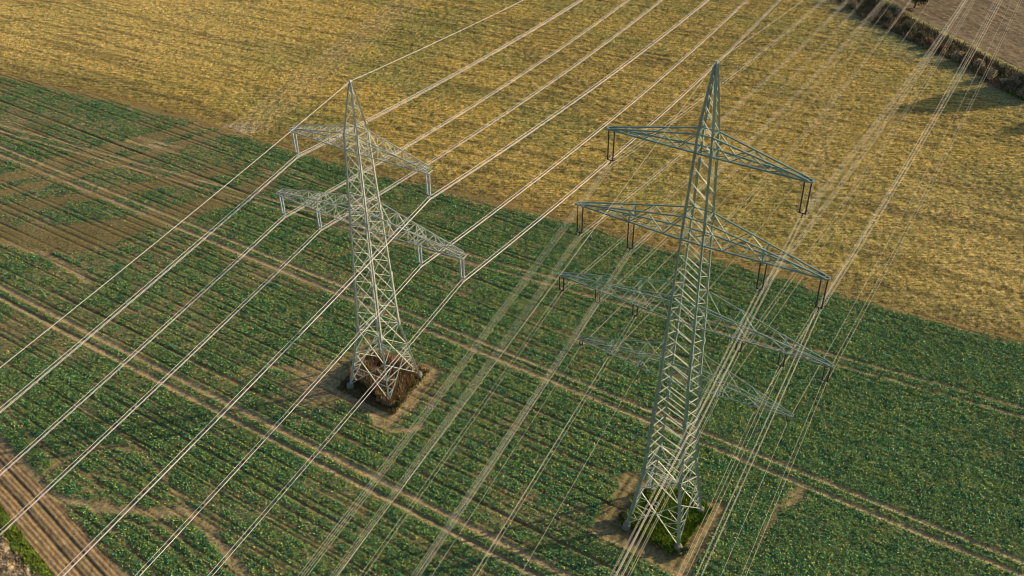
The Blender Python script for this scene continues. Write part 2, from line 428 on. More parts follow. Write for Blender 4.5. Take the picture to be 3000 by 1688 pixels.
def stub_shade(x, y):
    bd = side(x, y, BOUND); A2 = math.radians(-27.5)
    hd = side(x, y, HEDGE_L)
    big = fbm(x, y, 30, 2, 3, A2, 12)
    st = fbm(x, y, 16, 5, 3, A2, 1.1)
    fine = fbm(x, y, 0.9, 7, 3)
    gold, pale, olive, dark = v3(.56, .40, .105), v3(.78, .60, .27), v3(.33, .31, .09), v3(.19, .15, .055)
    t = np.clip((big - .5) * 2.2 + .5, 0, 1)
    col = mix3(gold, olive, ss(.35, .95, t) * .75)
    col = col * (1 - (ss(-20, 60, x) * .35))[:, None] + v3(.42, .32, .10) * (ss(-20, 60, x) * .35)[:, None]
    # bright straw at far left
    g = ss(-20, -90, x) * ss(215, 250, y) * .7
    col = col * (1 - g)[:, None] + v3(.72, .52, .18) * g[:, None]
    # paler strip lower right
    g = ss(50, 85, x) * ss(190, 160, y) * .45
    col = col * (1 - g)[:, None] + v3(.58, .45, .18) * g[:, None]
    # dark stalk lines
    g = ss(.52, .66, st) * .6
    col = col * (1 - g)[:, None] + dark * g[:, None]
    # clumps of weeds and straw
    g = ss(.62, .8, fine) * .45
    col = col * (1 - g)[:, None] + v3(.16, .20, .05) * g[:, None]
    g = ss(.42, .25, fine) * .4
    col = col * (1 - g)[:, None] + pale * g[:, None]
    # brown edge next to the rape
    g = ss(9, 0, bd + 3 * (big - .5)) * .6
    col = col * (1 - g)[:, None] + v3(.24, .17, .065) * g[:, None]
    # crossing tramline
    ux, uy = math.cos(math.radians(68.5)), math.sin(math.radians(68.5))
    q = (x - GT[0]) * uy - (y - GT[1]) * ux; al = (x - GT[0]) * ux + (y - GT[1]) * uy
    z = np.zeros_like(x)
    for off, wd, stt in ((-1.5, .35, .6), (-.2, .3, .4), (1.0, .35, .65), (2.6, .3, .4), (4.2, .35, .55), (5.6, .3, .35), (7.0, .3, .45)):
        g = np.exp(-((q - off) / wd) ** 2) * stt * (.5 + .8 * vn(x, y, 6, 8)) * ss(-6, 2, al)
        col = col * (1 - g)[:, None] + v3(.66, .52, .28) * g[:, None]; z -= .05 * g
    g = ss(6.5, 1.5, np.abs(q - 2.4)) * .35
    col = col * (1 - g)[:, None] + v3(.52, .38, .15) * g[:, None]
    # junction bare patch
    g = ss(4.5, 1, np.hypot((x - GT[0]) * .6, y - GT[1] + .5)) * .7
    col = col * (1 - g)[:, None] + v3(.52, .44, .30) * g[:, None]
    # darker machine lines
    def line(P, wd, stt, c, dz=-.05):
        nonlocal col, z
        k = pdist(x, y, gpl(P)) + .3 * (vn(x, y, 2, 3) - .5)
        g = np.exp(-(k / wd) ** 2) * stt; col = col * (1 - g)[:, None] + c * g[:, None]; z = z + dz * g
    dk = v3(.15, .105, .04)
    for dy in (0, 12, 26, 38):
        line([(1150, 18 + dy), (1300, 42 + dy), (1500, 80 + dy), (1700, 118 + dy), (1950, 165 + dy)], .35, .6, dk, -.1)
    for dy in (0, 14, 30):
        line([(1600, 120 + dy), (1900, 185 + dy), (2200, 240 + dy), (2450, 300 + dy)], .3, .35, dk, -.08)
    line([(1500, 100), (1540, 160), (1600, 220), (1700, 300)], .3, .45, dk)
    line([(1520, 100), (1560, 155), (1625, 215), (1720, 290)], .3, .35, dk)
    line([(0, 185), (240, 232), (400, 265), (560, 302), (700, 345)], .5, .55, dk, -.1)
    line([(0, 165), (240, 215), (400, 250)], .4, .35, dk)
    line([(2790, 460), (2850, 500), (2960, 560)], .3, .6, dk, -.12)
    for dx in (0, 14, 30, 44):
        line([(2415 + dx * 1.2, 250), (2395 + dx, 400), (2360 + dx, 560), (2330 + dx, 660)], .45, .35, v3(.55, .44, .22), 0)
    line([(2510, 60), (2600, 140), (2680, 190), (2760, 240)], .6, .4, v3(.14, .13, .045))
    line([(2480, 90), (2560, 160), (2640, 215)], .5, .35, v3(.14, .13, .045))
    # grey-green tint along the hedge: its bluish shade painted into the grass
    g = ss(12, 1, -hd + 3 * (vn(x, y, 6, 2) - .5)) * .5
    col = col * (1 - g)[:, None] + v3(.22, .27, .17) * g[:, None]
    z = z + .30 * (fbm(x, y, .95, 3, 2) - .5) + .22 * (st - .5) + .12 * (vn(x, y, .5, 9) - .5)
    return z - .02, col


stub_keep = lambda X, Y: (side(X, Y, BOUND) > -0.7) & (side(X, Y, HEDGE_L) < 1.0) & in_view(X, Y, 12)

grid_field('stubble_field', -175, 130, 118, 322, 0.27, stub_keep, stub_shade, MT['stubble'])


# hedge bank and field beyond it
def bank_shade(x, y):
    a = side(x, y, HEDGE_L); b = -side(x, y, HEDGE_R)
    z = .5 * ss(0, 5, a) + .35 * ss(4, 0, b) + .5 * (fbm(x, y, 1.6, 3) - .5) - .6 * np.exp(-((b - 4.0) / 1.2) ** 2)
    n = fbm(x, y, 2.5, 5)
    col = mix3(v3(.13, .11, .06), v3(.33, .27, .14), ss(.3, .7, n))
    g = ss(3.2, 1.0, b + .8 * (vn(x, y, 2, 3) - .5)); col = col * (1 - g)[:, None] + mix3(v3(.30, .29, .09), v3(.50, .43, .17), ss(.3, .7, fbm(x, y, 1.2, 8))) * g[:, None]
    g = np.exp(-((b - 1.9) / .35) ** 2) * .8; col = col * (1 - g)[:, None] + v3(.11, .12, .05) * g[:, None]
    g = ss(6.5, 3, np.hypot(x - 116, y - 209.5)); col = col * (1 - g)[:, None] + v3(.13, .26, .03) * g[:, None]
    return z, col


grid_field('hedge_bank', 84, 160, 150, 322, 0.3, lambda X, Y: (side(X, Y, HEDGE_L) > -0.2) & (side(X, Y, HEDGE_R) < .3) & in_view(X, Y, 12), bank_shade, MT['rough'])


def plough_shade(x, y):
    A3 = math.atan2(*(HEDGE_R[-1] - HEDGE_R[0])[::-1])
    st = fbm(x, y, 14, 4, 3, A3, .9); n = fbm(x, y, 1.0, 2)
    col = mix3(v3(.17, .125, .072), v3(.33, .245, .145), ss(.3, .75, st * .5 + n * .5))
    g = ss(.5, .8, fbm(x, y, 18, 1)) * .35; col = col * (1 - g)[:, None] + v3(.34, .26, .15) * g[:, None]
    return .16 * (st - .5) + .22 * (n - .5) + .1, col


grid_field('ploughed_field', 98, 175, 180, 322, 0.3, lambda X, Y: (side(X, Y, HEDGE_R) > -.2) & in_view(X, Y, 12), plough_shade, MT['plough'])


# tilled strip, grass verge and rough bank in the near left corner
def strip_shade(x, y):
    s = -side(x, y, STRIP_R); p = 2 * PI * (s + .12 * vn(x, y, 4, 2)) / .62
    r = .5 + .5 * np.cos(p)
    col = mix3(v3(.26, .165, .08), v3(.64, .45, .23), r * .75 + .5 * (fbm(x, y, .6, 3) - .4))
    z = .05 * r + .10 * (fbm(x, y, .5, 5) - .5) + .06 * vn(x, y, 2, 2)
    for off in (1.0, 2.75):
        g = np.exp(-((s - off - .6) / .33) ** 2); z -= .12 * g; col = col * (1 - .4 * g)[:, None]
    g = ss(5.2, 6.6, s) * .4; col = col * (1 - g)[:, None] + v3(.34, .27, .11) * g[:, None]
    return z, col


near_keep = lambda X, Y: in_view(X, Y, 14)
grid_field('tilled_strip', -110, -30, 58, 135, 0.12, lambda X, Y: (side(X, Y, STRIP_R) < .15) & (side(X, Y, STRIP_L) > -.1) & near_keep(X, Y), strip_shade, MT['plough'])


def verge_shade(x, y):
    n = fbm(x, y, 1.1, 2)
    return .5 * (n - .3) + .05, mix3(v3(.08, .15, .02), v3(.22, .27, .05), ss(.3, .7, fbm(x, y, .7, 6)))


grid_field('grass_verge', -110, -30, 58, 130, 0.15, lambda X, Y: (side(X, Y, STRIP_L) < .05) & (side(X, Y, GRASS_L) > -.2) & near_keep(X, Y), verge_shade, MT['rough'])


def rough_shade(x, y):
    n = fbm(x, y, 1.5, 4); s = -side(x, y, GRASS_L)
    return 1.3 * (n - .35) + .35 * ss(0, 3, s) + .3 * (vn(x, y, .5, 2) - .5), mix3(v3(.26, .20, .12), v3(.62, .50, .33), ss(.3, .7, fbm(x, y, .8, 7)))


grid_field('earth_bank', -110, -30, 58, 125, 0.12, lambda X, Y: (side(X, Y, GRASS_L) < .0) & near_keep(X, Y), rough_shade, MT['rough'])

# far ground as one sheet to the horizon
m, t, b = node_mat('open_country')
n = noise_node(t, 0.012, 4); r = ramp(t, n.outputs['Fac'], [(.38, (.10, .14, .05)), (.5, (.26, .20, .09)), (.62, (.20, .15, .09))])
t.links.new(r.outputs[0], b.inputs['Base Color']); b.inputs['Roughness'].default_value = 1
n_ = 24; xs = np.linspace(-6000, 6000, n_ + 1); X, Y = np.meshgrid(xs, xs + 150)
idx = np.arange((n_ + 1) ** 2).reshape(n_ + 1, n_ + 1)
F = np.stack([idx[:-1, :-1].ravel(), idx[:-1, 1:].ravel(), idx[1:, 1:].ravel(), idx[1:, :-1].ravel()], 1)
o = obj('ground', quick_mesh('ground', np.stack([X.ravel(), Y.ravel(), np.full(X.size, -1.1)], 1), F, m)); tag(o, kind='structure')


# ------------------------------------------------------------------ leaves and blades
def quads(P, az, tilt, wdt, lng, lean=None):
    """one quad per point: width wdt, length lng, standing on its lower edge; tilt 0 flat .. 90 upright"""
    n = len(P); ca, sa = np.cos(az), np.sin(az); ct, st = np.cos(tilt), np.sin(tilt)
    W = np.stack([-sa, ca, np.zeros(n)], 1) * (wdt / 2)[:, None]
    L = np.stack([ca * ct, sa * ct, st], 1) * lng[:, None]
    V = np.empty((n, 4, 3)); V[:, 0] = P - W; V[:, 1] = P + W; V[:, 2] = P + W * .55 + L; V[:, 3] = P - W * .55 + L
    F = np.arange(n * 4).reshape(n, 4)
    return V.reshape(-1, 3), F


N = 1500000
x = rng.uniform(-132, 100, N); y = rng.uniform(70, 236, N)
k = in_view(x, y, 6); x, y = x[k], y[k]
k = (side(x, y, BOUND) < 0) & (side(x, y, STRIP_R) > 0.3); x, y = x[k], y[k]
cv, lt, hz, b_, s_, d1, d2, ol = crop_maps(x, y)
k = (rng.random(len(x)) < cv ** 1.7 * (1 - .5 * ol)) & (d2 < .3); x, y, hz, cv, ol = x[k], y[k], hz[k], cv[k], ol[k]
n = len(x); print('crop leaves', n)
zb = hz + 0.20 * np.clip(cv, 0, 1) * (fbm(x, y, 0.5, 3, 2) * 1.5 - .25)
V, F = quads(np.stack([x, y, zb + rng.uniform(0.0, .12, n)], 1), rng.uniform(0, 2 * PI, n), rng.uniform(.15, 1.15, n), rng.uniform(.10, .20, n), rng.uniform(.12, .25, n))
cc = mix3(v3(.045, .24, .12), v3(.36, .44, .08), rng.random(n) ** 1.5)
cc = cc * (1 - .75 * ol)[:, None] + v3(.20, .17, .06) * (.75 * ol)[:, None]
cc = cc * (1 - .25 * ss(-40, -100, x) * ss(120, 160, y))[:, None] + v3(.03, .15, .14) * (.25 * ss(-40, -100, x) * ss(120, 160, y))[:, None]
yl = rng.random(n) < .06; cc[yl] = v3(.55, .45, .13)
cc *= (rng.uniform(.65, 1.35, n) * (0.75 + .5 * fbm(x, y, 2.5, 6)))[:, None]
lf = obj('crop_leaves', quick_mesh('crop_leaves', V, F, MT['leaf'], np.repeat(cc, 4, 0)))
tag(lf, 'dense green rapeseed leaves covering the near field in rows', 'crop leaves', kind='stuff')

# straw and weeds of the stubble
N = 520000
x = rng.uniform(-165, 120, N); y = rng.uniform(120, 300, N)
k = in_view(x, y, 5); x, y = x[k], y[k]
k = (side(x, y, BOUND) > .5) & (side(x, y, HEDGE_L) < 0); x, y = x[k], y[k]
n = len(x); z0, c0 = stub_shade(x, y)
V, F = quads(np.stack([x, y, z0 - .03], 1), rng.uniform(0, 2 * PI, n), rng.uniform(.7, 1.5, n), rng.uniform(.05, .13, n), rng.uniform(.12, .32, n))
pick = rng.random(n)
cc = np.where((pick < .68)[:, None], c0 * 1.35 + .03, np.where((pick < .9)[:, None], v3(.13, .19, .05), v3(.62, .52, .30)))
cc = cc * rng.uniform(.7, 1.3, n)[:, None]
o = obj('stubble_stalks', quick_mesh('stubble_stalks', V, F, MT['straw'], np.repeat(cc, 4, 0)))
tag(o, 'golden straw stalks and low weeds over the upper field', 'stubble', kind='stuff')


def blades(name, label, cat, keep, box, n, hgt, wd, cA, cB, base=0.0, zfun=None, tl=(1.1, 1.55)):
    x = rng.uniform(box[0], box[1], n * 4); y = rng.uniform(box[2], box[3], n * 4)
    k = keep(x, y); x, y = x[k][:n], y[k][:n]; n = len(x)
    z = zfun(x, y) if zfun else np.full(n, base)
    h = rng.uniform(hgt[0], hgt[1], n) * (.5 + fbm(x, y, 1.8, 4))
    V, F = quads(np.stack([x, y, z], 1), rng.uniform(0, 2 * PI, n), rng.uniform(tl[0], tl[1], n), rng.uniform(wd[0], wd[1], n), h)
    cc = mix3(cA, cB, np.clip(rng.random(n) * .6 + .8 * (fbm(x, y, 1.1, 6) - .25), 0, 1)) * rng.uniform(.75, 1.25, n)[:, None]
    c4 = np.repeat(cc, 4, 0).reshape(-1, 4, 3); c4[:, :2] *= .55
    o = obj(name, quick_mesh(name, V, F, MT['straw'], c4.reshape(-1, 3)))
    tag(o, label, cat, kind='stuff'); return o


HOLLOW = [(-29, 112.5), (-24.6, 117.2), (-21.2, 114.2), (-19.6, 112.6), (-20.4, 108.5)]
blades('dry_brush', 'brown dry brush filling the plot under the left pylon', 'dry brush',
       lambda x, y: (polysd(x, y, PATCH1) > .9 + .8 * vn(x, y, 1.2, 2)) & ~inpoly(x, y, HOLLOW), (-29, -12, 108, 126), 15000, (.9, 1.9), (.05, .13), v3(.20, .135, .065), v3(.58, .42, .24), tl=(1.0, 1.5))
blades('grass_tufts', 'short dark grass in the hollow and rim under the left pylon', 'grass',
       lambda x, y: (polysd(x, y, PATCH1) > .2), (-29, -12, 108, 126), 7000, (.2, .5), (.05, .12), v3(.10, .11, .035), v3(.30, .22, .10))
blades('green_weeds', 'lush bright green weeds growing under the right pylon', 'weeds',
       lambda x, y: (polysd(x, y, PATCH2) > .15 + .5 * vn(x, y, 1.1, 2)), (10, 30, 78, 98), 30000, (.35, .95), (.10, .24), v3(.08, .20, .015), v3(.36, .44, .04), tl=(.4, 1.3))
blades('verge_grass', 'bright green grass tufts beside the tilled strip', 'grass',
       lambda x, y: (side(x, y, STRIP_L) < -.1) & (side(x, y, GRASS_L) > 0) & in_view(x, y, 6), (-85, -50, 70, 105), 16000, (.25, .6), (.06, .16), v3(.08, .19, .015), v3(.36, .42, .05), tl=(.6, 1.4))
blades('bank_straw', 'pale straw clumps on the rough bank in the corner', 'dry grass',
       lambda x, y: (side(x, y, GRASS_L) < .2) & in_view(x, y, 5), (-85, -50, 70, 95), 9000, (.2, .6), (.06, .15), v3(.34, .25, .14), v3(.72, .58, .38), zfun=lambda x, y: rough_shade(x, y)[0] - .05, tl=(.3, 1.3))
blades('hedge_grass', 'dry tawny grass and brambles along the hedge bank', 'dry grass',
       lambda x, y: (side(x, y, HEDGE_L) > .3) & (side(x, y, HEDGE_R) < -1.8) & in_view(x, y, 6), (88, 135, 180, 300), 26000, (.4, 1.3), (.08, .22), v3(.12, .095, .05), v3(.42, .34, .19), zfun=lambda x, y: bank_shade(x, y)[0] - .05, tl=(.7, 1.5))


# ------------------------------------------------------------------ shrubs and trees
def skin_tube(P, R, sides=6):
    V = []; F = []
    for i, (p, r) in enumerate(zip(P, R)):
        p = np.array(p, float)
        d = np.array(P[min(i + 1, len(P) - 1)], float) - np.array(P[max(i - 1, 0)], float); d /= np.linalg.norm(d) + 1e-9
        a = np.cross(d, [0, 0, 1.0]) if abs(d[2]) < .9 else np.cross(d, [1.0, 0, 0]); a /= np.linalg.norm(a); b = np.cross(d, a)
        for k in range(sides):
            th = 2 * PI * k / sides; V.append(p + r * (a * math.cos(th) + b * math.sin(th)))
    for i in range(len(P) - 1):
        for k in range(sides):
            F.append((i * sides + k, i * sides + (k + 1) % sides, (i + 1) * sides + (k + 1) % sides, (i + 1) * sides + k))
    return V, F


class MB:
    def __init__(s): s.V = []; s.F = []
    def add(s, V, F):
        n = len(s.V); s.V += [tuple(v) for v in V]; s.F += [tuple(i + n for i in f) for f in F]
    def tube(s, P, R, sides=6):
        if not hasattr(R, '__len__'): R = [R] * len(P)
        s.add(*skin_tube(P, R, sides))
    def bar(s, p, q, a=.1, b=None, caps=True):
        """an angle-iron-like bar: box section a x b"""
        b = b or a
        p = np.array(p, float); q = np.array(q, float); d = q - p; L = np.linalg.norm(d)
        if L < 1e-6: return
        d /= L; u = np.cross(d, [0, 0, 1.0])
        if np.linalg.norm(u) < .05: u = np.array([1.0, 0, 0])
        u /= np.linalg.norm(u); v = np.cross(d, u)
        c = [(-1, -1), (1, -1), (1, 1), (-1, 1)]
        V = [p + u * i * a / 2 + v * j * b / 2 for i, j in c] + [q + u * i * a / 2 + v * j * b / 2 for i, j in c]
        F = [(0, 1, 5, 4), (1, 2, 6, 5), (2, 3, 7, 6), (3, 0, 4, 7), (3, 2, 1, 0), (4, 5, 6, 7)]
        s.add(V, F)
    def build(s, name, mat, parent=None, smooth=False):
        me = bpy.data.meshes.new(name); me.from_pydata(s.V, [], s.F); me.update()
        if smooth:
            me.polygons.foreach_set('use_smooth', np.ones(len(s.F), bool))
        me.materials.append(mat)
        return obj(name, me, parent)


def crown_mesh(name, R, H, nblob, per, cA, cB, seed, size=(.12, .34), squash=.75, z0=.15):
    r = np.random.default_rng(seed)
    P = []; sh = []
    for i in range(nblob):
        th = r.uniform(0, 2 * PI); rr = R * r.uniform(0, .72); zc = H * r.uniform(.35, .8) * (1 - .3 * rr / R)
        br = R * r.uniform(.28, .5); tone = r.uniform(.6, 1.3)
        n = per; d = r.normal(size=(n, 3)); d /= np.linalg.norm(d, axis=1)[:, None]
        q = d * (br * r.uniform(.45, 1.05, n) ** .6)[:, None]; q[:, 2] *= squash * H / (2 * R) + .35
        P.append(q + [rr * math.cos(th), rr * math.sin(th), zc]); sh.append(np.full(n, tone))
    P = np.vstack(P); sh = np.concatenate(sh); P[:, 2] = np.maximum(P[:, 2], z0)
    n = len(P)
    V, F = quads(P, r.uniform(0, 2 * PI, n), r.uniform(-.6, 1.4, n), r.uniform(size[0] * .5, size[1] * .6, n), r.uniform(size[0], size[1] * 1.5, n))
    cc = mix3(cA, cB, r.random(n)) * (sh * r.uniform(.7, 1.3, n))[:, None]
    return quick_mesh(name, V, F, MT['straw'], np.repeat(cc, 4, 0))


def stems(R, H, k, seed):
    r = random.Random(seed); mb = MB()
    for i in range(k):
        th = r.uniform(0, 2 * PI); ex = R * r.uniform(.2, .7)
        P = [(.1 * math.cos(th), .1 * math.sin(th), 0), (ex * .35 * math.cos(th), ex * .35 * math.sin(th), H * .4), (ex * math.cos(th + .3), ex * math.sin(th + .3), H * .85)]
        mb.tube(P, [.09, .06, .02], 5)
    return mb


SH = [('bare', v3(.30, .24, .15), v3(.60, .49, .31)), ('dark', v3(.10, .11, .055), v3(.28, .24, .13)), ('reddish', v3(.26, .14, .08), v3(.46, .28, .15))]
protos = {}
for kd, cA, cB in SH:
    for q in range(2):
        protos[(kd, q)] = (crown_mesh('crown', 2.0, 3.4, 9, 150, cA, cB, 30 + q + len(kd), size=(.14, .40)), stems(2.0, 3.4, 6, q + 3))
hedge_spots = [  # px, py, scale, kind, label
    (2440, 4, .75, 'bare', 'pale bare shrub at the near top end of the hedge'),
    (2500, 22, .85, 'bare', 'straw coloured shrub first in from the top end of the hedge'),
    (2562, 14, .95, 'dark', 'dark thorny shrub by the top edge with a long oval shadow'),
    (2600, 60, .95, 'dark', 'dark green-brown shrub on the field side of the hedge top'),
    (2640, 50, .9, 'bare', 'tawny twiggy shrub under the conductors at the hedge top'),
    (2668, 88, 1.0, 'dark', 'near black dense shrub in the upper half of the hedge'),
    (2706, 112, .7, 'dark', 'low dark shrub left of the reddish bramble'),
    (2728, 130, .75, 'reddish', 'reddish brown bramble mound in the hedge'),
    (2762, 150, .65, 'reddish', 'small rust coloured bramble beside the bare gap'),
    (2784, 142, .7, 'dark', 'dark leafy shrub right of the rust coloured bramble'),
    (2805, 172, .95, 'bare', 'rounded grey-brown bush in the middle of the hedge'),
    (2832, 182, .9, 'dark', 'dark bush tucked behind the rounded grey-brown bush'),
    (2868, 196, .85, 'bare', 'buff twiggy shrub where the four-wire bundle crosses the hedge'),
    (2905, 228, .9, 'bare', 'sandy coloured shrub between the two conductor groups'),
    (2938, 218, .8, 'dark', 'dark shrub on the field edge side of the bank'),
    (2962, 250, .95, 'bare', 'tall dry shrub near the right edge of the picture'),
    (2990, 236, .9, 'dark', 'blackish bush at the right edge beyond the dry shrubs'),
    (3008, 285, .9, 'bare', 'last dry shrub cut by the right edge above the green patch'),
]
first = {}
for i, (px, py, s, kd, lab) in enumerate(hedge_spots):
    cx, cy = gp(px, py)
    cm, st = protos[(kd, i % 2)]
    e = empty('hedge_shrub', (cx - 1.0, cy - 1.2, .2), random.uniform(0, 6.28)); e.scale = (s, s, s * random.uniform(.8, 1.05))
    tag(e, lab, 'shrub', 'shrubs along the hedge bank')
    obj('crown', cm, e)
    if (kd, i % 2) not in first:
        first[(kd, i % 2)] = st.build('trunk', MT['bark'], e).data
    else:
        obj('trunk', first[(kd, i % 2)], e)

# trees of the same hedgerow whose shadows lie across the field
big = crown_mesh('crown', 4.6, 15, 34, 240, v3(.06, .09, .03), v3(.16, .19, .06), 77, size=(.35, .8), squash=1.0, z0=3.0)
tp = [((134, 216.5), 1.2, 'tall hedgerow tree casting the long shadow on the right'), ((143, 203), .95, 'hedgerow tree casting the lower right shadow'),
      ((152, 222), 1.0, 'hedgerow tree behind the tall one')]
tr = MB(); tr.tube([(0, 0, 0), (.1, 0, 4), (.3, .1, 9), (.2, 0, 13)], [.42, .34, .2, .06], 8)
for a in range(7):
    th = a * 2.4; tr.tube([(0.1, 0, 4 + a), (1.6 * math.cos(th), 1.6 * math.sin(th), 6.5 + a), (3 * math.cos(th), 3 * math.sin(th), 8 + a)], [.14, .09, .03], 5)
trme = None
for (tx, ty), s, lab in tp:
    e = empty('hedgerow_tree', (tx, ty, -.2)); e.scale = (s, s, s); tag(e, lab, 'tree', 'trees of the hedgerow beyond the right edge')
    obj('crown', big, e)
    if trme is None: trme = tr.build('trunk', MT['bark'], e).data
    else: obj('trunk', trme, e)
oc = crown_mesh('crown', 3.6, 7.4, 16, 170, v3(.07, .08, .04), v3(.20, .18, .09), 91, size=(.25, .6), squash=.9, z0=.8)
e = empty('hedgerow_tree', (110.5, 265.5, 0)); tag(e, 'rounded dark hawthorn at the top edge casting the oval shadow', 'tree')
obj('crown', oc, e); obj('trunk', stems(3, 7, 5, 9).build('t', MT['bark']).data, e)
bpy.data.objects.remove(bpy.data.objects['t'])

# bushes under the pylons
gb = crown_mesh('crown', 1.0, 1.7, 7, 130, v3(.30, .18, .07), v3(.58, .37, .15), 12, size=(.08, .22))
px, py = gp(1113, 1172)
e = empty('golden_bush', (px, py, 0)); tag(e, 'small golden brown bush beside the front footing of the left pylon', 'bush'); obj('crown', gb, e); obj('trunk', stems(.9, 1.6, 5, 2).build('stem_tmp', MT['bark']).data, e)
bpy.data.objects.remove(bpy.data.objects['stem_tmp'])
db = crown_mesh('crown', 1.0, 1.5, 7, 130, v3(.05, .075, .025), v3(.16, .18, .06), 15, size=(.10, .26))
dst = stems(.9, 1.3, 5, 4)
dme = None
for (px, py), s, lab in (((1828, 1528), 1.0, 'dark low bush at the left footing of the right pylon'), ((2003, 1625), .9, 'grey-green bush in front of the front footing of the right pylon'),
                         ((1165, 1190), .7, 'dark low bush behind the golden bush at the left pylon'), ((1068, 1168), .5, 'small dark bush in the shaded hollow under the left pylon')):
    gx, gy = gp(px, py)
    e = empty('low_bush', (gx, gy, 0), random.uniform(0, 6)); e.scale = (s, s, s); tag(e, lab, 'bush', 'low bushes by the pylon footings'); obj('crown', db, e)
    if dme is None: dme = dst.build('trunk', MT['bark'], e).data
    else: obj('trunk', dme, e)


# ------------------------------------------------------------------ pylons
def interp(tab, z):
    return float(np.interp(z, [a for a, _ in tab], [b for _, b in tab]))


CORN = {'left': (-1, -1), 'front': (1, -1), 'right': (1, 1), 'back': (-1, 1)}


def ring(r, rr, z, cx, cy, seg=14):
    return [(cx + r * math.cos(2 * PI * k / seg), cy + r * math.sin(2 * PI * k / seg), z) for k in range(seg + 1)]


def lathe(mb, cx, cy, prof, seg=8, dx=0.0):
    V = []; F = []; n = len(prof); zt = prof[0][0]; L = zt - prof[-1][0]
    for z, r in prof:
        sh = dx * (zt - z) / L
        for k in range(seg):
            th = 2 * PI * k / seg; V.append((cx + sh + r * math.cos(th), cy + r * math.sin(th), z))
    for i in range(n - 1):
        for k in range(seg):
            F.append((i * seg + k, i * seg + (k + 1) % seg, (i + 1) * seg + (k + 1) % seg, (i + 1) * seg + k))
    mb.add(V, F)


def insulator(root, lx, ztop, length, kind):
    """a twin suspension string with its yoke, clamp and (dark strings) grading rings"""
    if kind == 'pale':
        r, sp, spb, mat, fit = .115, .27, .20, MT['glass_ins'], MT['fitting']
        zb = ztop - length + .45
    elif kind == 'dark':
        r, sp, spb, mat, fit = .085, .33, .30, MT['brown_ins'], MT['dark_fitting']
        zb = ztop - length + .35
    elif kind == 'dark_short':
        r, sp, spb, mat, fit = .085, .30, .27, MT['brown_ins'], MT['dark_fitting']
        zb = ztop - length + .22
    else:
        r, sp, spb, mat, fit = .065, .18, .17, MT['brown_ins'], MT['dark_fitting']
        zb = ztop - length + .12
    mb = MB()
    for s in (-1, 1):
        n = max(5, int((ztop - zb) / .17)); prof = [(ztop, .03)]
        for i in range(n):
            z = ztop - .06 - (ztop - zb - .12) * i / n; dz = (ztop - zb - .12) / n
            prof += [(z, r * .55), (z - dz * .35, r), (z - dz * .75, r * .95)]
        prof.append((zb, .03)); lathe(mb, lx + s * sp, 0, prof, 8, dx=-s * (sp - spb))
    st = mb.build('insulator_string', mat, root)
    f = MB()
    f.bar((lx - spb - .08, 0, zb), (lx + spb + .08, 0, zb), .07, .09)
    f.bar((lx, 0, zb), (lx, 0, ztop - length + .03), .07); f.bar((lx, -.28, ztop - length), (lx, .28, ztop - length), .08, .10)
    if kind == 'pale':
        for s in (-1, 1): f.tube(ring(.17, .0, zb + .15, lx + s * spb, 0), .02, 4)
    if kind in ('dark', 'dark_short'):
        for s in (-1, 1): f.tube(ring(.24 if kind == 'dark' else .16, 0, zb + .18, lx + s * (spb + .08), 0), .028, 5)
    f.build('clamp', fit, st)


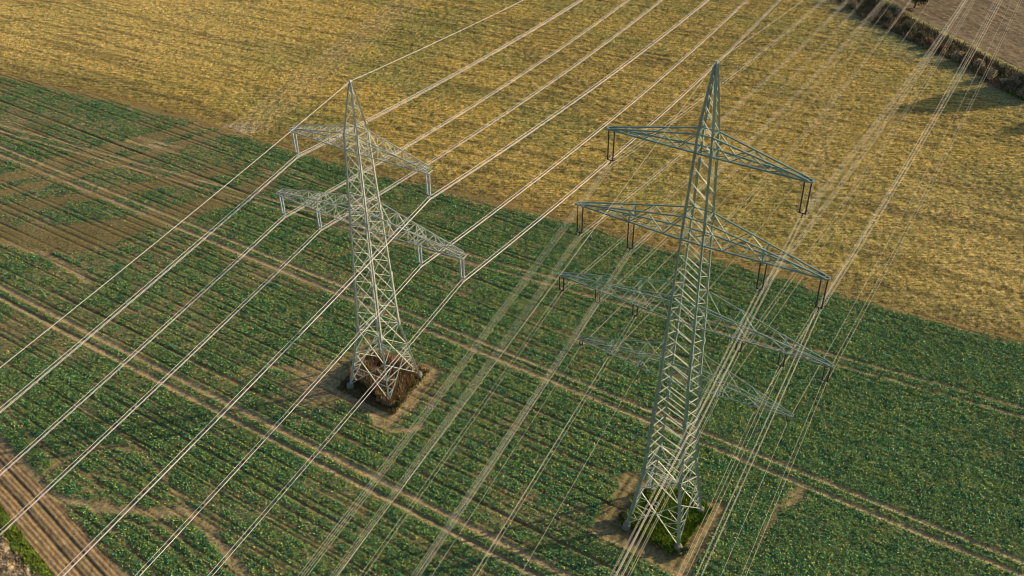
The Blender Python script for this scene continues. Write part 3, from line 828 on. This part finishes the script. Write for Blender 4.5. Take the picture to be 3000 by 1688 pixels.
def build_pylon(name, loc, rz, label, tab, levels, pat, peakz, peak_levels, arms, leg_t, br_t, mat, flare, brmat):
    root = empty(name, (loc[0], loc[1], 0), rz); tag(root, label, 'pylon')
    def pt(c, z):
        wv = interp(tab, z); return np.array([CORN[c][0] * wv, CORN[c][1] * wv, z])
    for c in CORN:
        zs = [t[0] for t in tab if t[0] <= peakz + 1e-6]
        mb = MB()
        for z0, z1 in zip(zs[:-1], zs[1:]):
            a, b = pt(c, z0), pt(c, z1)
            k = leg_t * (1.0 if z1 < 30 else .82 if z1 < 45 else .65)
            mb.bar(a, b + (b - a) * .002, k)
        # splice plates
        for zz in (zs[1], 20.0, 30.0):
            p = pt(c, zz); mb.bar(p - [0, 0, .4], p + [0, 0, .4], leg_t * 1.35)
        mb.build('leg', mat, root)
        # footing
        p = pt(c, .55); f = MB()
        lathe(f, p[0], p[1], [(.95, .05), (.93, .36), (.80, .52), (.3, .60), (-.3, .62)], 14)
        fo = f.build('footing', MT['concrete'], root); fo.data.polygons.foreach_set('use_smooth', np.ones(len(fo.data.polygons), bool))
        # short stub between footing and leg
    faces = [('left', 'front'), ('front', 'right'), ('left', 'back'), ('back', 'right')]
    mb = MB()
    for z0, z1 in zip(levels[:-1], levels[1:]):
        t = br_t * (1.0 if z1 < 25 else .85 if z1 < 42 else .7)
        for a, b in faces:
            mb.bar(pt(a, z1), pt(b, z0), t, t * .6)
            if pat == 'X':
                mb.bar(pt(b, z1), pt(a, z0), t * .9, t * .5)
    mb.build('body_bracing', brmat, root)
    mb = MB(); zf, zk, zm = flare          # foot, kink, intermediate
    for a, b in faces:
        A0, B0, A1, B1, Am, Bm = pt(a, zf), pt(b, zf), pt(a, zk), pt(b, zk), pt(a, zm), pt(b, zm)
        t = br_t * 1.15
        mb.bar(A1, Bm, t, t * .6); mb.bar(B1, Am, t, t * .6); mb.bar(A1, B1, t * .9, t * .6)
        mb.bar(Am, B0, t, t * .7); mb.bar(Bm, A0, t, t * .7)
        # crossing node
        w0 = np.linalg.norm(A0 - B0); wm = np.linalg.norm(Am - Bm); f = wm / (wm + w0)
        X = Am + (B0 - Am) * f
        zc = X[2]; mb.bar(pt(a, zc), pt(b, zc), t * .8, t * .5)
        # secondary members
        for c, Q0, Qm in ((a, A0, Am), (b, B0, Bm)):
            for g in (.33, .66):
                q = X + (Q0 - X) * g; mb.bar(q, pt(c, q[2] + .0), t * .6, t * .4)
                mb.bar(q, pt(c, q[2] + (zc - zf) * .33), t * .6, t * .4)
            q = X + (Qm - X) * .5; mb.bar(q, pt(c, q[2]), t * .6, t * .4)
            mb.bar(q, pt(c, zc), t * .6, t * .4)
    for zz in (zk, zm):                      # plan bracing
        mb.bar(pt('left', zz), pt('right', zz), br_t * .7, br_t * .5); mb.bar(pt('front', zz), pt('back', zz), br_t * .7, br_t * .5)
    mb.build('base_bracing', brmat, root)
    mb = MB()
    for i, (z0, z1) in enumerate(zip(peak_levels[:-1], peak_levels[1:])):
        for a, b in faces:
            if i % 2 == 0 or pat == 'S': mb.bar(pt(a, z1), pt(b, z0), br_t * .62)
            else: mb.bar(pt(b, z1), pt(a, z0), br_t * .62)
    mb.bar((0, 0, peakz - .6), (0, 0, peakz + .25), .3)
    mb.build('peak_bracing', brmat, root)
    for (zb, zt, L, n, tipw, tiph, hang, ct) in arms:
        for s in (-1, 1):
            mb = MB(); dg = MB()
            wb, wt = interp(tab, zb), interp(tab, zt)
            def ch(kind, ysg, f):
                if kind == 'b': p0 = np.array([s * wb, ysg * wb, zb + .25]); p1 = np.array([s * L, ysg * tipw, zb])
                else: p0 = np.array([s * wt, ysg * wt, zt]); p1 = np.array([s * L, ysg * tipw, zb + tiph])
                return p0 + (p1 - p0) * f
            for ys in (-1, 1):
                mb.bar(ch('b', ys, 0), ch('b', ys, 1), ct); mb.bar(ch('t', ys, 0), ch('t', ys, 1), ct * .85)
                for k in range(n):
                    f0, f1 = k / n, (k + 1) / n
                    if pat == 'X':
                        dg.bar(ch('b', ys, f1), ch('t', ys, f1), ct * .5)
                        if k % 2 == 0: dg.bar(ch('t', ys, f0), ch('b', ys, f1), ct * .55)
                        else: dg.bar(ch('b', ys, f0), ch('t', ys, f1), ct * .55)
                    else:
                        if k % 2 == 0: dg.bar(ch('t', ys, f0), ch('b', ys, f1), ct * .55)
                        else: dg.bar(ch('b', ys, f0), ch('t', ys, f1), ct * .5)
            for k in range(n):
                f0, f1 = k / n, (k + 1) / n
                sg = 1 if k % 2 else -1
                dg.bar(ch('b', sg, f0), ch('b', -sg, f1), ct * .5); dg.bar(ch('b', -1, f1), ch('b', 1, f1), ct * .5)
                if pat == 'X' or k % 2: dg.bar(ch('t', -1, f1), ch('t', 1, f1), ct * .45)
                if pat == 'X': dg.bar(ch('t', -sg, f0), ch('t', sg, f1), ct * .42)
            # through the body
            if s == 1:
                for ys in (-1, 1): mb.bar((-wb, ys * wb, zb + .25), (wb, ys * wb, zb + .25), ct); mb.bar((-wt, ys * wt, zt), (wt, ys * wt, zt), ct * .8)
                for xs in (-1, 1): mb.bar((xs * wb, -wb, zb + .25), (xs * wb, wb, zb + .25), ct * .8); mb.bar((xs * wt, -wt, zt), (xs * wt, wt, zt), ct * .7)
                mb.bar((-wb, -wb, zb + .27), (wb, wb, zb + .27), ct * .6); mb.bar((wb, -wb, zb + .23), (-wb, wb, zb + .23), ct * .6)
            # tip plate
            mb.bar((s * (L + .45), -tipw, zb + .03), (s * (L + .45), tipw, zb + .03), ct); mb.bar((s * (L - .1), -tipw, zb), (s * (L + .47), -tipw, zb), ct); mb.bar((s * (L - .1), tipw, zb), (s * (L + .47), tipw, zb), ct)
            # diaphragm frames and hangers where inner strings hang
            for (lx, zatt, ln, kd) in hang:
                f = np.clip((lx - wb) / (L - wb), 0, .985)
                p = [ch('b', -1, f), ch('b', 1, f), ch('t', 1, f), ch('t', -1, f)]
                if f < .95:
                    for i in range(4): dg.bar(p[i], p[(i + 1) % 4], ct * .6)
                    dg.bar(p[0], p[2], ct * .5); dg.bar(p[1], p[3], ct * .5)
                    for dx in (-.45, .45):
                        for q in p[:2]: dg.bar(q + [dx * 1.4, 0, 0], (s * lx + dx * .8, 0, zatt + .02), ct * .5)
                else:
                    for dx in (-.4, .35):
                        for q in (-1, 1): dg.bar((s * L + dx, q * tipw, zb), (s * lx + dx * .75, 0, zatt + .02), ct * .5)
                dg.bar((s * lx - .42, 0, zatt + .04), (s * lx + .42, 0, zatt + .04), .12)
            a = mb.build('crossarm', mat, root); dg.build('arm_bracing', mat, a)
            for (lx, zatt, ln, kd) in hang: insulator(root, s * lx, zatt, ln, kd)
    return root


tab1 = [(.55, 3.72), (11.1, 2.15), (20, 1.85), (32, 1.43), (43, 1.08), (49.9, .12)]
lev1 = [11.1, 14.1, 17.0, 19.7, 22.3, 24.7, 26.9, 28.9, 30.6, 32.2, 34.3, 36.3, 38.2, 40.2, 41.7, 43.0]
I1 = 3.625
build_pylon('electricity_pylon', T1P, PSI1, 'pale galvanised lattice pylon with two crossarm levels and pale insulators, standing in brown brush', tab1, lev1, 'X', 49.9,
            [43, 44.5, 45.8, 46.9, 47.9, 48.8, 49.4],
            [(40.35, 43.0, 11.02, 7, .5, .45, [(11.02, 40.03, I1, 'pale')], .13),
             (29.0, 32.1, 15.62, 9, .5, .45, [(15.62, 28.70, I1, 'pale'), (8.80, 28.70, I1, 'pale')], .13)],
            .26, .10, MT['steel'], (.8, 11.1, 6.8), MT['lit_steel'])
tab2 = [(.55, 3.60), (10.4, 2.45), (25, 1.78), (35, 1.52), (46, 1.18), (55.5, .82), (57, .78), (64.2, .1)]
lev2 = list(np.linspace(10.4, 57, 27))
IA, IC, ID = 3.894, 2.275, .80
build_pylon('electricity_pylon', T2P, PSI2, 'tall green-grey lattice pylon with four crossarm levels and dark insulators, standing in green weeds', tab2, lev2, 'S', 64.2,
            [57, 58.6, 60, 61.2, 62.3, 63.2, 63.8],
            [(54.6, 56.9, 10.44, 5, .25, .12, [(10.44, 54.444, IA, 'dark')], .17),
             (44.4, 47.4, 13.81, 6, .25, .12, [(13.81, 44.171, IA, 'dark'), (7.505, 44.0, IA - .17, 'dark')], .17),
             (33.95, 37.2, 16.0, 7, .25, .12, [(16.0, 33.717, IC, 'dark_short'), (11.154, 33.55, IC - .16, 'dark_short'), (6.30, 33.5, IC - .2, 'dark_short')], .115),
             (25.3, 28.1, 13.09, 7, .25, .12, [(13.09, 25.09, ID, 'tiny'), (9.23, 25.05, ID, 'tiny'), (4.99, 25.0, ID, 'tiny')], .09)],
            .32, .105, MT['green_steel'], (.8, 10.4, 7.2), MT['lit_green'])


# ------------------------------------------------------------------ conductors
def span(P, sgn, psi, ang, m, k, S):
    d = np.array([-math.sin(psi), math.cos(psi)]) * sgn; a = math.radians(ang)
    d = np.array([d[0] * math.cos(a) - d[1] * math.sin(a), d[0] * math.sin(a) + d[1] * math.cos(a)])
    return np.stack([P[0] + d[0] * S, P[1] + d[1] * S, P[2] + m * S + k * S * S], 1), d


def wires(name, label, cat, group, T, psi, lx, z, offs, away, to, rad, mat, spacers=None):
    px = T[0] + math.cos(psi) * lx; py = T[1] + math.sin(psi) * lx
    root = empty(name, (px, py, z), 0); tag(root, label, cat, group)
    S = np.linspace(0, 1, 44) ** 1.15
    A, da = span((0, 0, 0), 1, psi, *away[:3], S * away[3]); B, db = span((0, 0, 0), -1, psi, *to[:3], S * to[3])
    line = np.vstack([B[::-1], A[1:]])
    d = np.gradient(line, axis=0); d /= np.linalg.norm(d, axis=1)[:, None]
    side_ = np.stack([d[:, 1], -d[:, 0], np.zeros(len(d))], 1); side_ /= np.linalg.norm(side_, axis=1)[:, None]
    for ox, oz in offs:
        L = line + side_ * ox + np.array([0, 0, oz])
        mb = MB(); mb.tube(L, rad, 5); mb.build('conductor', mat, root, smooth=True)
    if spacers:
        mb_base = None
        for arr, dd in ((A, da), (B, db)):
            acc = np.cumsum(np.r_[0, np.linalg.norm(np.diff(arr[:, :2], axis=0), axis=1)])
            for dist in spacers:
                p = np.array([np.interp(dist, acc, arr[:, i]) for i in range(3)])
                if mb_base is None:
                    mb = MB(); pts = [(ox, 0, oz) for ox, oz in offs]
                    for i in range(len(pts)): mb.bar(pts[i], pts[(i + 1) % len(pts)], .07, .07)
                    mb_base = mb.build('spacer', MT['fitting'], root)
                    so_ = mb_base
                else:
                    so_ = mb_base.copy(); C.objects.link(so_); so_.parent = root
                so_.location = p; so_.rotation_euler = (0, 0, math.atan2(dd[1], dd[0]) - PI / 2)
    return root


W = {'A': (1.5843, -.165952, .000441, 330), 'EA': (1.5843, -.144922, .000335, 330), 'T': (2.3657, -.160931, .000334, 330), 'ET': (2.3657, -.132188, .000174, 330)}
TRI = [(-.22, .05), (.22, .05), (0, -.30)]
QUAD = [(-.2, .0), (.2, .0), (.2, -.4), (-.2, -.4)]
G1 = 'three-wire conductor bundles of the left pylon'
AW1, TO1 = (2.1114, -.12186, .000416, 330), (1.8275, -.13517, .000334, 330)
for lx, z, lab in ((-11.02, 40.03, 'bright conductor bundle hung from the left tip of the upper crossarm, left pylon'),
                   (11.02, 40.03, 'bright conductor bundle hung from the right tip of the upper crossarm, left pylon'),
                   (-15.62, 28.7, 'bright conductor bundle hung from the far left tip of the lower crossarm, left pylon'),
                   (-8.80, 28.7, 'bright conductor bundle on the inner left insulators of the lower crossarm, left pylon'),
                   (8.80, 28.7, 'bright conductor bundle on the inner right insulators of the lower crossarm, left pylon'),
                   (15.62, 28.7, 'bright conductor bundle hung from the far right tip of the lower crossarm, left pylon')):
    wires('conductor_bundle', lab, 'power line', G1, T1P, PSI1, lx, z - I1, TRI, AW1, TO1, .028, MT['wire'], (32, 74, 118))
wires('earth_wire', 'single thin bright earth wire over the peak of the left pylon', 'power line', 'earth wires over the pylon peaks', T1P, PSI1, 0, 50.0, [(0, 0)], (2.1114, -.116425, .00034, 330), (1.8275, -.133684, .000351, 330), .032, MT['wire'])
W2A, W2T = W['A'], W['T']
G2 = 'four-wire conductor bundles of the right pylon'
for lx, z, lab in ((-10.44, 54.444, 'fine four-wire bundle from the left tip of the topmost crossarm, right pylon'),
                   (10.44, 54.444, 'fine four-wire bundle from the right tip of the topmost crossarm, right pylon'),
                   (-13.81, 44.171, 'fine four-wire bundle from the outer left tip of the second crossarm, right pylon'),
                   (-7.505, 44.171, 'fine four-wire bundle on the inner left insulators of the second crossarm, right pylon'),
                   (7.505, 44.171, 'fine four-wire bundle on the inner right insulators of the second crossarm, right pylon'),
                   (13.81, 44.171, 'fine four-wire bundle from the outer right tip of the second crossarm, right pylon')):
    wires('conductor_bundle', lab, 'power line', G2, T2P, PSI2, lx, z - IA, QUAD, W2A, W2T, .015, MT['old_wire'], (36, 84))
G3 = 'two-wire conductor bundles of the right pylon'
for lx, lab in ((-16.0, 'thin wire pair from the outer left tip of the third crossarm, right pylon'), (-11.154, 'thin wire pair on the middle left insulators of the third crossarm, right pylon'),
                (-6.3, 'thin wire pair on the innermost left insulators of the third crossarm, right pylon'), (6.3, 'thin wire pair on the innermost right insulators of the third crossarm, right pylon'),
                (11.154, 'thin wire pair on the middle right insulators of the third crossarm, right pylon'), (16.0, 'thin wire pair from the outer right tip of the third crossarm, right pylon')):
    wires('conductor_bundle', lab, 'power line', G3, T2P, PSI2, lx, 33.7 - IC, [(-.2, 0), (.2, 0)], W2A, W2T, .016, MT['old_wire'], (40, 90))
G4 = 'single conductors of the right pylon'
for lx, lab in ((-13.09, 'single wire at the outer left tip of the lowest crossarm, right pylon'), (-9.23, 'single wire on the middle left insulators of the lowest crossarm, right pylon'),
                (-4.99, 'single wire on the innermost left insulators of the lowest crossarm, right pylon'), (4.99, 'single wire on the innermost right insulators of the lowest crossarm, right pylon'),
                (9.23, 'single wire on the middle right insulators of the lowest crossarm, right pylon'), (13.09, 'single wire at the outer right tip of the lowest crossarm, right pylon')):
    wires('conductor', lab, 'power line', G4, T2P, PSI2, lx, 25.05 - ID, [(0, 0)], W2A, W2T, .018, MT['old_wire'])
wires('earth_wire', 'single thin dull earth wire over the peak of the right pylon', 'power line', 'earth wires over the pylon peaks', T2P, PSI2, 0, 64.4, [(0, 0)], W['EA'], W['ET'], .018, MT['old_wire'])
